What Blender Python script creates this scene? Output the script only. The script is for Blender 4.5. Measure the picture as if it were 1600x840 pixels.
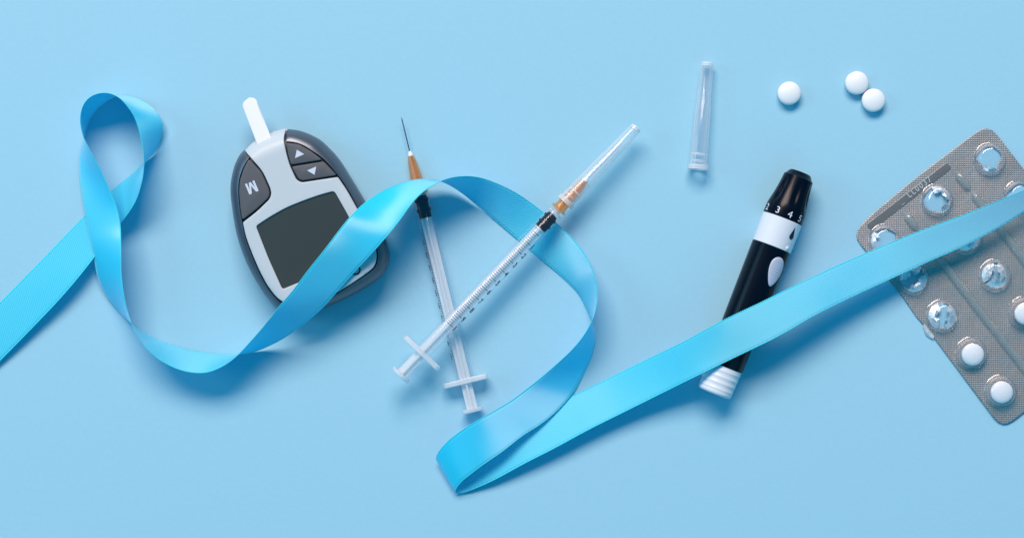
import bpy, bmesh, math, random
import numpy as np
from mathutils import Vector, Matrix, noise
from mathutils.geometry import delaunay_2d_cdt

random.seed(7)
for o in list(bpy.data.objects):
    bpy.data.objects.remove(o, do_unlink=True)
SC = bpy.context.scene
COL = SC.collection
R = math.radians
S = 0.00027            # metres per plan unit (one unit = 0.27 mm)
CAMH = 0.80            # camera height above the paper
HP = CAMH / S

# ------------------------------------------------------------------ camera
cam_d = bpy.data.cameras.new("camera")
cam = bpy.data.objects.new("camera", cam_d)
COL.objects.link(cam)
cam.location = (0, 0, CAMH)
cam_d.sensor_width = 36.0
cam_d.lens = 36.0 * CAMH / (1600 * S)
cam_d.clip_start = 0.01
cam_d.clip_end = 20.0
SC.camera = cam

# ------------------------------------------------------------------ light
world = bpy.data.worlds.new("World")
SC.world = world
world.use_nodes = True
bg = world.node_tree.nodes["Background"]
bg.inputs[0].default_value = (0.0, 0.55, 1.0, 1)
bg.inputs[1].default_value = 0.38

def area(name, loc, target, sx, sy, power, color):
    d = bpy.data.lights.new(name, 'AREA')
    d.shape = 'RECTANGLE'
    d.size = sx
    d.size_y = sy
    d.energy = power
    d.color = color
    o = bpy.data.objects.new(name, d)
    COL.objects.link(o)
    o.location = loc
    o.rotation_euler = (Vector(target) - Vector(loc)).to_track_quat('-Z', 'Y').to_euler()
    return o

area("window_light", (-0.55, 2.50, 2.70), (0, 0, 0), 2.7, 1.3, 178.0, (1.0, 0.82, 0.72))
area("side_window_light", (-2.4, 0.5, 1.5), (0, 0, 0), 1.1, 1.1, 15.0, (0.40, 0.80, 1.0))
area("room_fill_light", (0.9, -1.9, 1.5), (0, 0, 0), 2.0, 2.0, 7.0, (0.20, 0.80, 1.0))

SC.view_settings.view_transform = 'Standard'
SC.view_settings.look = 'None'
SC.view_settings.exposure = 0.0
SC.view_settings.gamma = 1.0

# ------------------------------------------------------------------ helpers
def W(px, py, z=0.0):
    """plan point (units right / down from the upper left) at height z units -> metres"""
    k = S * (1 - z / HP)
    return Vector(((px - 800) * k, (420 - py) * k, z * S))

def tag(o, label=None, cat=None, group=None, kind=None):
    if label: o['label'] = label
    if cat: o['category'] = cat
    if group: o['group'] = group
    if kind: o['kind'] = kind
    return o

def mesh_obj(name, verts, faces, mats, parent=None, smooth=True, fmats=None, auto=None):
    me = bpy.data.meshes.new(name)
    me.from_pydata([tuple(v) for v in verts], [], faces)
    if not isinstance(mats, (list, tuple)):
        mats = [mats]
    for m in mats:
        me.materials.append(m)
    if fmats is not None:
        me.polygons.foreach_set('material_index', fmats)
    bm = bmesh.new()
    bm.from_mesh(me)
    if auto is not None:
        bmesh.ops.recalc_face_normals(bm, faces=bm.faces)
        for f in bm.faces: f.smooth = True
        for e in bm.edges:
            if len(e.link_faces) == 2 and e.calc_face_angle(0) > R(auto):
                e.smooth = False
    else:
        for f in bm.faces: f.smooth = smooth
    bm.to_mesh(me)
    bm.free()
    o = bpy.data.objects.new(name, me)
    COL.objects.link(o)
    if parent: o.parent = parent
    return o

def empty(name, loc=(0, 0, 0)):
    o = bpy.data.objects.new(name, None)
    o.empty_display_size = 0.01
    COL.objects.link(o)
    o.location = loc
    return o

def axis_empty(name, p0, p1, roll=0.0):
    """Empty at p0 whose +X runs towards p1 and whose +Z looks up"""
    x = (p1 - p0).normalized()
    y = Vector((0, 0, 1)).cross(x).normalized()
    z = x.cross(y)
    m = Matrix((x, y, z)).transposed()
    o = empty(name, p0)
    o.rotation_euler = (m @ Matrix.Rotation(roll, 3, 'X')).to_euler()
    return o

def lathe(name, prof, mat, parent=None, n=40, rf=None, auto=35, caps=True):
    """prof: list of (x, r) in units, spun round the local X axis"""
    V, F = [], []
    for (x, r) in prof:
        for k in range(n):
            a = 2 * math.pi * k / n
            rr = r if rf is None else rf(x, r, a)
            V.append((x * S, -rr * S * math.sin(a), rr * S * math.cos(a)))   # a=0 is up, positive to the right
    for i in range(len(prof) - 1):
        for k in range(n):
            k2 = (k + 1) % n
            F.append((i * n + k, i * n + k2, (i + 1) * n + k2, (i + 1) * n + k))
    if caps:
        if prof[0][1] > 0.01: F.append(tuple(range(n)))
        if prof[-1][1] > 0.01: F.append(tuple(reversed([(len(prof) - 1) * n + k for k in range(n)])))
    return mesh_obj(name, V, F, mat, parent, auto=auto)

def box_geo(V, F, c, d):
    i = len(V)
    for sx in (-1, 1):
        for sy in (-1, 1):
            for sz in (-1, 1):
                V.append(((c[0] + sx * d[0] / 2) * S, (c[1] + sy * d[1] / 2) * S, (c[2] + sz * d[2] / 2) * S))
    for f in ((0, 1, 3, 2), (4, 6, 7, 5), (0, 4, 5, 1), (2, 3, 7, 6), (0, 2, 6, 4), (1, 5, 7, 3)):
        F.append(tuple(i + k for k in f))

def bevel_obj(o, w, seg=2):
    m = o.modifiers.new("bevel", 'BEVEL')
    m.width = w * S
    m.segments = seg
    m.limit_method = 'ANGLE'
    return o

def text_geo(s, size, bold=0.0):
    """glyph outline as flat mesh: verts (units, centred), faces"""
    cu = bpy.data.curves.new("glyph", 'FONT')
    cu.body = s
    cu.size = size
    cu.align_x = 'CENTER'
    cu.align_y = 'CENTER'
    cu.resolution_u = 4
    cu.offset = bold * size
    o = bpy.data.objects.new("glyph", cu)
    COL.objects.link(o)
    dg = bpy.context.evaluated_depsgraph_get()
    me = bpy.data.meshes.new_from_object(o.evaluated_get(dg))
    V = [(v.co.x, v.co.y) for v in me.vertices]
    F = [tuple(p.vertices) for p in me.polygons]
    bpy.data.objects.remove(o, do_unlink=True)
    bpy.data.curves.remove(cu)
    bpy.data.meshes.remove(me)
    return V, F

def catmull(P, closed=False, step=2.0):
    P = [np.array(p, float) for p in P]
    n = len(P)
    out = []
    rng = range(n) if closed else range(n - 1)
    for i in rng:
        if closed:
            a, b, c, d = P[i - 1], P[i], P[(i + 1) % n], P[(i + 2) % n]
        else:
            a, b, c, d = P[max(i - 1, 0)], P[i], P[i + 1], P[min(i + 2, n - 1)]
        m = max(1, int(np.linalg.norm((c - b)[:2]) / step))
        for k in range(m):
            t = k / m
            out.append(0.5 * ((2 * b) + (c - a) * t + (2 * a - 5 * b + 4 * c - d) * t * t + (3 * b - a - 3 * c + d) * t ** 3))
    if not closed: out.append(P[-1])
    return out

def round_poly(P, r=3.0, step=2.0, radii=None):
    """straight-sided polygon with rounded corners, densely sampled"""
    n = len(P)
    out = []
    P = [np.array(p, float) for p in P]
    for i in range(n):
        a, b, c = P[i - 1], P[i], P[(i + 1) % n]
        rr = r if radii is None else radii[i]
        u, v = a - b, c - b
        lu, lv = np.linalg.norm(u), np.linalg.norm(v)
        q = min(rr, 0.45 * lu, 0.45 * lv)
        p0, p1 = b + u / lu * q, b + v / lv * q
        for k in range(5):
            t = k / 4
            out.append((1 - t) ** 2 * p0 + 2 * t * (1 - t) * b + t * t * p1)
    res = []
    for i in range(len(out)):
        a, b = out[i], out[(i + 1) % len(out)]
        m = max(1, int(np.linalg.norm(b - a) / step))
        for k in range(m):
            res.append(a + (b - a) * k / m)
    return res

def seg_dist(pts, poly):
    """distance of pts (n,2) to closed polyline"""
    A = np.array(poly)
    B = np.roll(A, -1, axis=0)
    d = B - A
    L2 = np.maximum((d ** 2).sum(1), 1e-9)
    best = np.full(len(pts), 1e9)
    for i in range(len(A)):
        t = np.clip(((pts - A[i]) @ d[i]) / L2[i], 0, 1)
        q = A[i] + t[:, None] * d[i]
        best = np.minimum(best, np.sqrt(((pts - q) ** 2).sum(1)))
    return best

def inside(pts, poly):
    A = np.array(poly)
    B = np.roll(A, -1, axis=0)
    r = np.zeros(len(pts), bool)
    for (x1, y1), (x2, y2) in zip(A, B):
        if y1 == y2: continue
        c = ((y1 > pts[:, 1]) != (y2 > pts[:, 1])) & (pts[:, 0] < (x2 - x1) * (pts[:, 1] - y1) / (y2 - y1) + x1)
        r ^= c
    return r

def plate(name, poly, mat, parent, zf, mapf, holes=(), grid=6.0, bevel=1.5, skirt=5.0, drop=1.0, auto=50, smooth=True):
    """poly/holes in plan units; zf(pts, own_edge_dist)->z units; mapf(x,y,z)->local metres.
    Top sheet with a rounded edge and a skirt all round."""
    loops = [list(poly)] + [list(h) for h in holes]
    pts, edges = [], []
    for L in loops:
        i0 = len(pts)
        pts += [tuple(p) for p in L]
        edges += [(i0 + k, i0 + (k + 1) % len(L)) for k in range(len(L))]
    nb = len(pts)
    ring = []
    for L in loops:
        A = np.array(L)
        t = np.roll(A, -1, 0) - np.roll(A, 1, 0)
        t /= np.maximum(np.linalg.norm(t, axis=1), 1e-9)[:, None]
        nrm = np.stack([-t[:, 1], t[:, 0]], 1)
        for d in (bevel * 0.3, bevel * 0.75, bevel * 1.3):
            for sg in (1, -1):
                ring.append((A + nrm * d * sg, d))
    cand = []
    for q, d in ring:
        ok = inside(q, loops[0])
        for h in loops[1:]: ok &= ~inside(q, h)
        dd = np.min([seg_dist(q, L) for L in loops], axis=0)
        ok &= dd > 0.92 * d
        cand += [tuple(p) for p in q[ok]]
    A = np.array(loops[0])
    x0, y0 = A.min(0); x1, y1 = A.max(0)
    gx, gy = np.meshgrid(np.arange(x0, x1, grid), np.arange(y0, y1, grid))
    q = np.stack([gx.ravel(), gy.ravel()], 1)
    ok = inside(q, loops[0])
    for h in loops[1:]: ok &= ~inside(q, h)
    dd = np.min([seg_dist(q, L) for L in loops], axis=0)
    ok &= dd > bevel * 2.0
    cand += [tuple(p) for p in q[ok]]
    allp = [Vector(p) for p in pts + cand]
    vo, eo, fo, ov, oe, of = delaunay_2d_cdt(allp, edges, [], 0, 1e-4)
    P = np.array([(v.x, v.y) for v in vo])
    F = []
    cen = np.array([P[list(f)].mean(0) for f in fo])
    ok = inside(cen, loops[0])
    for h in loops[1:]: ok &= ~inside(cen, h)
    F = [tuple(f) for f, k in zip(fo, ok) if k]
    d = np.min([seg_dist(P, L) for L in loops], axis=0)
    Z = zf(P, d)
    e = np.clip(d / max(bevel * 1.3, 1e-6), 0, 1)
    Z = Z - drop * (1 - np.sqrt(np.maximum(0, 1 - (1 - e) ** 2)))
    V = [mapf(p[0], p[1], z) for p, z in zip(P, Z)]
    # skirt from boundary edges
    cnt = {}
    for f in F:
        for k in range(len(f)):
            a, b = f[k], f[(k + 1) % len(f)]
            cnt.setdefault((min(a, b), max(a, b)), []).append((a, b))
    low = {}
    if skirt > 0:
        for kk, lst in cnt.items():
            if len(lst) == 1:
                a, b = lst[0]
                for v in (a, b):
                    if v not in low:
                        low[v] = len(V)
                        V.append(mapf(P[v][0], P[v][1], Z[v] - skirt))
                F.append((b, a, low[a], low[b]))
    return mesh_obj(name, V, F, mat, parent, auto=auto)

# ------------------------------------------------------------------ materials
def nodes(m):
    return m.node_tree.nodes, m.node_tree.links

def principled(name, color, rough=0.5, metallic=0.0, spec=0.5, coat=0.0, bump=None, sheen=0.0, sss=0.0, var=0.0):
    """bump = (noise scale per metre, height in metres)"""
    m = bpy.data.materials.new(name)
    m.use_nodes = True
    N, L = nodes(m)
    b = N["Principled BSDF"]
    b.inputs["Base Color"].default_value = (*color, 1)
    b.inputs["Roughness"].default_value = rough
    b.inputs["Metallic"].default_value = metallic
    b.inputs["Specular IOR Level"].default_value = spec
    b.inputs["Coat Weight"].default_value = coat
    b.inputs["Coat Roughness"].default_value = 0.08
    b.inputs["Sheen Weight"].default_value = sheen
    if sss:
        b.inputs["Subsurface Weight"].default_value = sss
        b.inputs["Subsurface Radius"].default_value = (0.0015, 0.0013, 0.0012)
        b.inputs["Subsurface Scale"].default_value = 1.0
    tc = N.new("ShaderNodeTexCoord")
    if bump:
        t = N.new("ShaderNodeTexNoise")
        t.inputs["Scale"].default_value = bump[0]
        t.inputs["Detail"].default_value = 3
        L.new(tc.outputs["Object"], t.inputs["Vector"])
        bp = N.new("ShaderNodeBump")
        bp.inputs["Strength"].default_value = 1.0
        bp.inputs["Distance"].default_value = bump[1]
        L.new(t.outputs["Fac"], bp.inputs["Height"])
        L.new(bp.outputs["Normal"], b.inputs["Normal"])
    if var:
        t2 = N.new("ShaderNodeTexNoise")
        t2.inputs["Scale"].default_value = 60
        t2.inputs["Detail"].default_value = 6
        L.new(tc.outputs["Object"], t2.inputs["Vector"])
        mr = N.new("ShaderNodeMapRange")
        mr.inputs["To Min"].default_value = rough - var
        mr.inputs["To Max"].default_value = rough + var
        L.new(t2.outputs["Fac"], mr.inputs["Value"])
        L.new(mr.outputs["Result"], b.inputs["Roughness"])
    return m

def clear_plastic(name, tint, milk, edge, rough=0.12, ior=1.45, spec_mix=1.0, bump=None, power=2.5):
    """thin clear plastic wall: see-through, milky where the wall is seen edge-on, glossy"""
    m = bpy.data.materials.new(name)
    m.use_nodes = True
    N, L = nodes(m)
    N.remove(N["Principled BSDF"])
    out = N["Material Output"]
    tr = N.new("ShaderNodeBsdfTransparent")
    tr.inputs[0].default_value = (*tint, 1)
    df = N.new("ShaderNodeBsdfDiffuse")
    df.inputs[0].default_value = (0.95, 0.95, 0.96, 1)
    tl = N.new("ShaderNodeBsdfTranslucent")
    tl.inputs[0].default_value = (0.95, 0.95, 0.96, 1)
    mk = N.new("ShaderNodeMixShader")
    mk.inputs[0].default_value = 0.4
    L.new(df.outputs[0], mk.inputs[1]); L.new(tl.outputs[0], mk.inputs[2])
    lw = N.new("ShaderNodeLayerWeight")
    lw.inputs[0].default_value = 0.5
    pw = N.new("ShaderNodeMath"); pw.operation = 'POWER'; pw.inputs[1].default_value = power
    L.new(lw.outputs["Facing"], pw.inputs[0])
    mr = N.new("ShaderNodeMapRange")
    mr.inputs["To Min"].default_value = milk
    mr.inputs["To Max"].default_value = edge
    L.new(pw.outputs[0], mr.inputs["Value"])
    m1 = N.new("ShaderNodeMixShader")
    L.new(mr.outputs[0], m1.inputs[0]); L.new(tr.outputs[0], m1.inputs[1]); L.new(mk.outputs[0], m1.inputs[2])
    gl = N.new("ShaderNodeBsdfGlossy")
    gl.inputs["Roughness"].default_value = rough
    fr = N.new("ShaderNodeFresnel")
    fr.inputs[0].default_value = ior
    mu = N.new("ShaderNodeMath"); mu.operation = 'MULTIPLY'; mu.inputs[1].default_value = spec_mix
    L.new(fr.outputs[0], mu.inputs[0])
    ge = N.new("ShaderNodeNewGeometry")
    iv = N.new("ShaderNodeMath"); iv.operation = 'SUBTRACT'; iv.inputs[0].default_value = 1.0
    L.new(ge.outputs["Backfacing"], iv.inputs[1])
    mb = N.new("ShaderNodeMath"); mb.operation = 'MULTIPLY'
    L.new(mu.outputs[0], mb.inputs[0]); L.new(iv.outputs[0], mb.inputs[1])
    mu = mb
    m2 = N.new("ShaderNodeMixShader")
    L.new(mu.outputs[0], m2.inputs[0]); L.new(m1.outputs[0], m2.inputs[1]); L.new(gl.outputs[0], m2.inputs[2])
    L.new(m2.outputs[0], out.inputs["Surface"])
    if bump:
        tc = N.new("ShaderNodeTexCoord")
        t = N.new("ShaderNodeTexNoise")
        t.inputs["Scale"].default_value = bump[0]
        L.new(tc.outputs["Object"], t.inputs["Vector"])
        bp = N.new("ShaderNodeBump"); bp.inputs["Distance"].default_value = bump[1]
        L.new(t.outputs["Fac"], bp.inputs["Height"])
        for nd in (gl, fr): L.new(bp.outputs["Normal"], nd.inputs["Normal"])
    return m

def paper_mat():
    m = principled("blue_paper", (0.33, 0.605, 0.755), 0.62, spec=0.25)
    N, L = nodes(m)
    b = N["Principled BSDF"]
    tc = N["Texture Coordinate"]
    t = N.new("ShaderNodeTexNoise"); t.inputs["Scale"].default_value = 1600; t.inputs["Detail"].default_value = 4
    t2 = N.new("ShaderNodeTexNoise"); t2.inputs["Scale"].default_value = 420; t2.inputs["Detail"].default_value = 5
    L.new(tc.outputs["Object"], t.inputs["Vector"]); L.new(tc.outputs["Object"], t2.inputs["Vector"])
    ad = N.new("ShaderNodeMath"); ad.operation = 'ADD'
    L.new(t.outputs["Fac"], ad.inputs[0]); L.new(t2.outputs["Fac"], ad.inputs[1])
    bp = N.new("ShaderNodeBump"); bp.inputs["Strength"].default_value = 0.6; bp.inputs["Distance"].default_value = 0.00007
    L.new(ad.outputs[0], bp.inputs["Height"]); L.new(bp.outputs["Normal"], b.inputs["Normal"])
    cr = N.new("ShaderNodeValToRGB")
    cr.color_ramp.elements[0].position = 0.35; cr.color_ramp.elements[0].color = (0.327, 0.601, 0.751, 1)
    cr.color_ramp.elements[1].position = 0.65; cr.color_ramp.elements[1].color = (0.333, 0.609, 0.759, 1)
    L.new(t2.outputs["Fac"], cr.inputs["Fac"]); L.new(cr.outputs["Color"], b.inputs["Base Color"])
    return m

def ribbon_mat(name, base, light, rough, weave, pitch, ang, bumpd, spec, sheen, transl=0.12, aniso=0.2, arough=0.55):
    m = bpy.data.materials.new(name)
    m.use_nodes = True
    N, L = nodes(m)
    b = N["Principled BSDF"]
    out = N["Material Output"]
    uv = N.new("ShaderNodeUVMap")
    sx = N.new("ShaderNodeSeparateXYZ")
    L.new(uv.outputs[0], sx.inputs[0])
    def lin(a, bb):
        p = N.new("ShaderNodeMath"); p.operation = 'MULTIPLY'; p.inputs[1].default_value = a; L.new(sx.outputs[0], p.inputs[0])
        q = N.new("ShaderNodeMath"); q.operation = 'MULTIPLY_ADD'; q.inputs[1].default_value = bb
        L.new(sx.outputs[1], q.inputs[0]); L.new(p.outputs[0], q.inputs[2])
        s = N.new("ShaderNodeMath"); s.operation = 'SINE'; L.new(q.outputs[0], s.inputs[0])
        return s
    k = 2 * math.pi / pitch
    s1 = lin(k * math.sin(ang), k * math.cos(ang))
    s2 = lin(k * 0.9 * math.cos(ang + 0.45), -k * 0.9 * math.sin(ang + 0.45))
    mx = N.new("ShaderNodeMath"); mx.operation = 'MULTIPLY_ADD'; mx.inputs[1].default_value = 0.22
    L.new(s2.outputs[0], mx.inputs[0]); L.new(s1.outputs[0], mx.inputs[2])
    nz = N.new("ShaderNodeTexNoise"); nz.inputs["Scale"].default_value = 900; nz.inputs["Detail"].default_value = 3
    tc = N.new("ShaderNodeTexCoord"); L.new(tc.outputs["Object"], nz.inputs["Vector"])
    mr = N.new("ShaderNodeMapRange")
    mr.inputs["From Min"].default_value = -1.3; mr.inputs["From Max"].default_value = 1.5
    mr.inputs["To Min"].default_value = 0.0; mr.inputs["To Max"].default_value = weave
    L.new(mx.outputs[0], mr.inputs["Value"])
    mc = N.new("ShaderNodeMix"); mc.data_type = 'RGBA'
    mc.inputs[6].default_value = (*base, 1); mc.inputs[7].default_value = (*light, 1)
    L.new(mr.outputs[0], mc.inputs[0])
    L.new(mc.outputs[2], b.inputs["Base Color"])
    ad = N.new("ShaderNodeMath"); ad.operation = 'ADD'
    nm = N.new('ShaderNodeMath'); nm.operation = 'MULTIPLY'; nm.inputs[1].default_value = 0.5
    L.new(nz.outputs['Fac'], nm.inputs[0])
    L.new(mx.outputs[0], ad.inputs[0]); L.new(nm.outputs[0], ad.inputs[1])
    bp = N.new("ShaderNodeBump"); bp.inputs["Strength"].default_value = 1.0; bp.inputs["Distance"].default_value = bumpd
    L.new(ad.outputs[0], bp.inputs["Height"]); L.new(bp.outputs["Normal"], b.inputs["Normal"])
    b.inputs["Roughness"].default_value = rough
    b.inputs["Specular IOR Level"].default_value = spec
    b.inputs["Specular Tint"].default_value = (0.80, 0.95, 1.0, 1)
    b.inputs["Sheen Weight"].default_value = sheen
    b.inputs["Sheen Roughness"].default_value = 0.35
    b.inputs["Sheen Tint"].default_value = (0.75, 0.95, 1.0, 1)
    # satin threads run along the ribbon: thread-like sheen that only depends on the angle to the thread
    ga = N.new("ShaderNodeBsdfHair")
    ga.component = 'Reflection'
    ga.inputs["Color"].default_value = (*[aniso * c for c in (0.92, 0.86, 0.72)], 1)
    ga.inputs["RoughnessU"].default_value = arough
    ga.inputs["RoughnessV"].default_value = 1.0
    tg = N.new("ShaderNodeTangent"); tg.direction_type = 'UV_MAP'; tg.uv_map = "UVMap"
    L.new(tg.outputs[0], ga.inputs["Tangent"])
    mg = N.new("ShaderNodeAddShader")
    L.new(b.outputs[0], mg.inputs[0]); L.new(ga.outputs[0], mg.inputs[1])
    b = mg
    tl = N.new("ShaderNodeBsdfTranslucent"); tl.inputs[0].default_value = (0.0, 0.72, 1.0, 1)
    ms = N.new("ShaderNodeMixShader"); ms.inputs[0].default_value = transl
    L.new(b.outputs[0], ms.inputs[1]); L.new(tl.outputs[0], ms.inputs[2])
    L.new(ms.outputs[0], out.inputs["Surface"])
    return m

def foil_mat():
    m = bpy.data.materials.new("knurled_foil")
    m.use_nodes = True
    N, L = nodes(m)
    b = N["Principled BSDF"]
    b.inputs["Base Color"].default_value = (0.50, 0.49, 0.50, 1)
    b.inputs["Metallic"].default_value = 0.75
    b.inputs["Roughness"].default_value = 0.36
    tc = N.new("ShaderNodeTexCoord")
    mp = N.new("ShaderNodeMapping"); mp.inputs["Rotation"].default_value = (0, 0, R(38))
    L.new(tc.outputs["Object"], mp.inputs["Vector"])
    sp = N.new("ShaderNodeSeparateXYZ"); L.new(mp.outputs[0], sp.inputs[0])
    k = 2 * math.pi / (3.4 * S)
    ss = []
    for i in (0, 1):
        a = N.new("ShaderNodeMath"); a.operation = 'MULTIPLY'; a.inputs[1].default_value = k
        L.new(sp.outputs[i], a.inputs[0])
        s = N.new("ShaderNodeMath"); s.operation = 'SINE'; L.new(a.outputs[0], s.inputs[0])
        ss.append(s)
    mxx = N.new("ShaderNodeMath"); mxx.operation = 'MAXIMUM'
    L.new(ss[0].outputs[0], mxx.inputs[0]); L.new(ss[1].outputs[0], mxx.inputs[1])
    nz = N.new("ShaderNodeTexNoise"); nz.inputs["Scale"].default_value = 70; nz.inputs["Detail"].default_value = 3
    L.new(tc.outputs["Object"], nz.inputs["Vector"])
    b1 = N.new("ShaderNodeBump"); b1.inputs["Distance"].default_value = 0.0007; b1.inputs["Strength"].default_value = 0.55
    L.new(nz.outputs["Fac"], b1.inputs["Height"])
    b2 = N.new("ShaderNodeBump"); b2.inputs["Distance"].default_value = 0.00006; b2.inputs["Strength"].default_value = 0.9
    L.new(mxx.outputs[0], b2.inputs["Height"]); L.new(b1.outputs["Normal"], b2.inputs["Normal"])
    L.new(b2.outputs["Normal"], b.inputs["Normal"])
    mr = N.new("ShaderNodeMapRange"); mr.inputs["From Min"].default_value = -1; mr.inputs["To Min"].default_value = 0.52; mr.inputs["To Max"].default_value = 0.42
    L.new(mxx.outputs[0], mr.inputs["Value"]); L.new(mr.outputs[0], b.inputs["Roughness"])
    cr = N.new("ShaderNodeMix"); cr.data_type = 'RGBA'
    cr.inputs[6].default_value = (0.265, 0.250, 0.246, 1); cr.inputs[7].default_value = (0.43, 0.408, 0.402, 1)
    mr2 = N.new("ShaderNodeMapRange"); mr2.inputs["From Min"].default_value = -1
    L.new(mxx.outputs[0], mr2.inputs["Value"]); L.new(mr2.outputs[0], cr.inputs[0])
    L.new(cr.outputs[2], b.inputs["Base Color"])
    return m

M_PAPER = paper_mat()
M_TWILL = ribbon_mat("ribbon_twill", (0.002, 0.60, 0.79), (0.20, 0.76, 0.86), 0.50, 0.62, 3.3 * S, R(27), 0.00006, 0.2, 0.5, transl=0.24, aniso=0.19, arough=0.10)
M_SATIN = ribbon_mat("ribbon_satin", (0.0, 0.62, 0.84), (0.0, 0.68, 0.87), 0.42, 0.30, 2.4 * S, R(62), 0.000012, 0.2, 0.5, transl=0.24, aniso=0.27, arough=0.06)
M_EDGE = principled("ribbon_selvedge", (0.02, 0.66, 0.83), 0.5, sheen=0.3, bump=(2500, 0.0001))
M_SHELL = principled("meter_dark_shell", (0.135, 0.15, 0.18), 0.36, metallic=0.7, bump=(3500, 0.00002), var=0.04)
M_GAP = principled("gap_shade_black", (0.006, 0.007, 0.010), 0.45)  # near-black that paints the shade between the meter plates
M_FACE = principled("meter_silver_white", (0.55, 0.60, 0.645), 0.42, bump=(4000, 0.000015))
M_BTN = principled("meter_button_rubber", (0.085, 0.090, 0.105), 0.55, bump=(5000, 0.00003))
M_PRINT = principled("pale_print", (0.62, 0.66, 0.78), 0.5)
M_BLACKPRINT = principled("black_print", (0.008, 0.012, 0.025), 0.5)
M_GREYPRINT = principled("scale_print", (0.02, 0.025, 0.06), 0.5)
M_LCD = principled("lcd_glass", (0.048, 0.056, 0.052), 0.14, spec=0.5, coat=0.2)
M_WHITE = principled("white_card", (0.80, 0.80, 0.86), 0.5)
M_PILL = principled("white_tablet", (0.86, 0.86, 0.88), 0.5, bump=(3000, 0.00003), sss=0.2)
M_BLACK = principled("pen_black", (0.0015, 0.003, 0.010), 0.24, spec=0.20, var=0.03)
M_PENWHITE = principled("pen_white", (0.74, 0.76, 0.82), 0.35)
M_PENGREY = principled("pen_button_grey", (0.50, 0.54, 0.66), 0.42)
M_RUBBER = principled("stopper_rubber", (0.004, 0.008, 0.024), 0.55, spec=0.3)
M_STEEL = principled("needle_steel", (0.20, 0.21, 0.24), 0.28, metallic=1.0)
M_FOIL = foil_mat()
M_FLAP = principled("torn_foil", (0.84, 0.84, 0.85), 0.36, metallic=0.55, bump=(300, 0.0005))
M_PLAINFOIL = principled("flat_foil_band", (0.25, 0.24, 0.237), 0.42, metallic=0.75, bump=(2000, 0.00006))
M_EMBOSS = principled("embossed_foil", (0.70, 0.71, 0.72), 0.3, metallic=0.3)
M_BARREL = clear_plastic("barrel_plastic", (0.98, 0.99, 1.0), 0.015, 0.34, 0.10)
M_ROD = clear_plastic("plunger_plastic", (0.97, 0.98, 1.0), 0.62, 0.80, 0.35)
M_CAP = clear_plastic("cap_plastic", (0.98, 0.99, 1.0), 0.08, 0.95, 0.12, power=1.45)
M_MILK = clear_plastic("milky_plastic", (0.95, 0.97, 1.0), 0.62, 0.85, 0.3)
M_PVC = clear_plastic("blister_film", (0.97, 0.98, 1.0), 0.03, 0.45, 0.07, ior=1.5, spec_mix=2.6, bump=(150, 0.0007))
M_RIDGE = clear_plastic("blister_ridge", (0.80, 0.88, 0.88), 0.20, 0.45, 0.10, ior=1.5, spec_mix=2.4, bump=(120, 0.0012))

def amber():
    m = clear_plastic("amber_hub", (1.0, 0.72, 0.46), 0.28, 0.66, 0.15)
    N, L = nodes(m)
    for n in N:
        if n.type in ('BSDF_DIFFUSE', 'BSDF_TRANSLUCENT'):
            n.inputs[0].default_value = (1.0, 0.54, 0.28, 1)
    return m
M_AMBER = amber()

# ------------------------------------------------------------------ paper
pv, pf = [], []
NP = 24
for j in range(NP + 1):
    for i in range(NP + 1):
        pv.append((-0.9 + 1.8 * i / NP, -0.9 + 1.8 * j / NP, 0))
for j in range(NP):
    for i in range(NP):
        a = j * (NP + 1) + i
        pf.append((a, a + 1, a + NP + 2, a + NP + 1))
tag(mesh_obj("paper_surface", pv, pf, M_PAPER), "plain light blue paper that everything lies on", None, None, "structure")

# ------------------------------------------------------------------ ribbon
RW = 66.0
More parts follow.
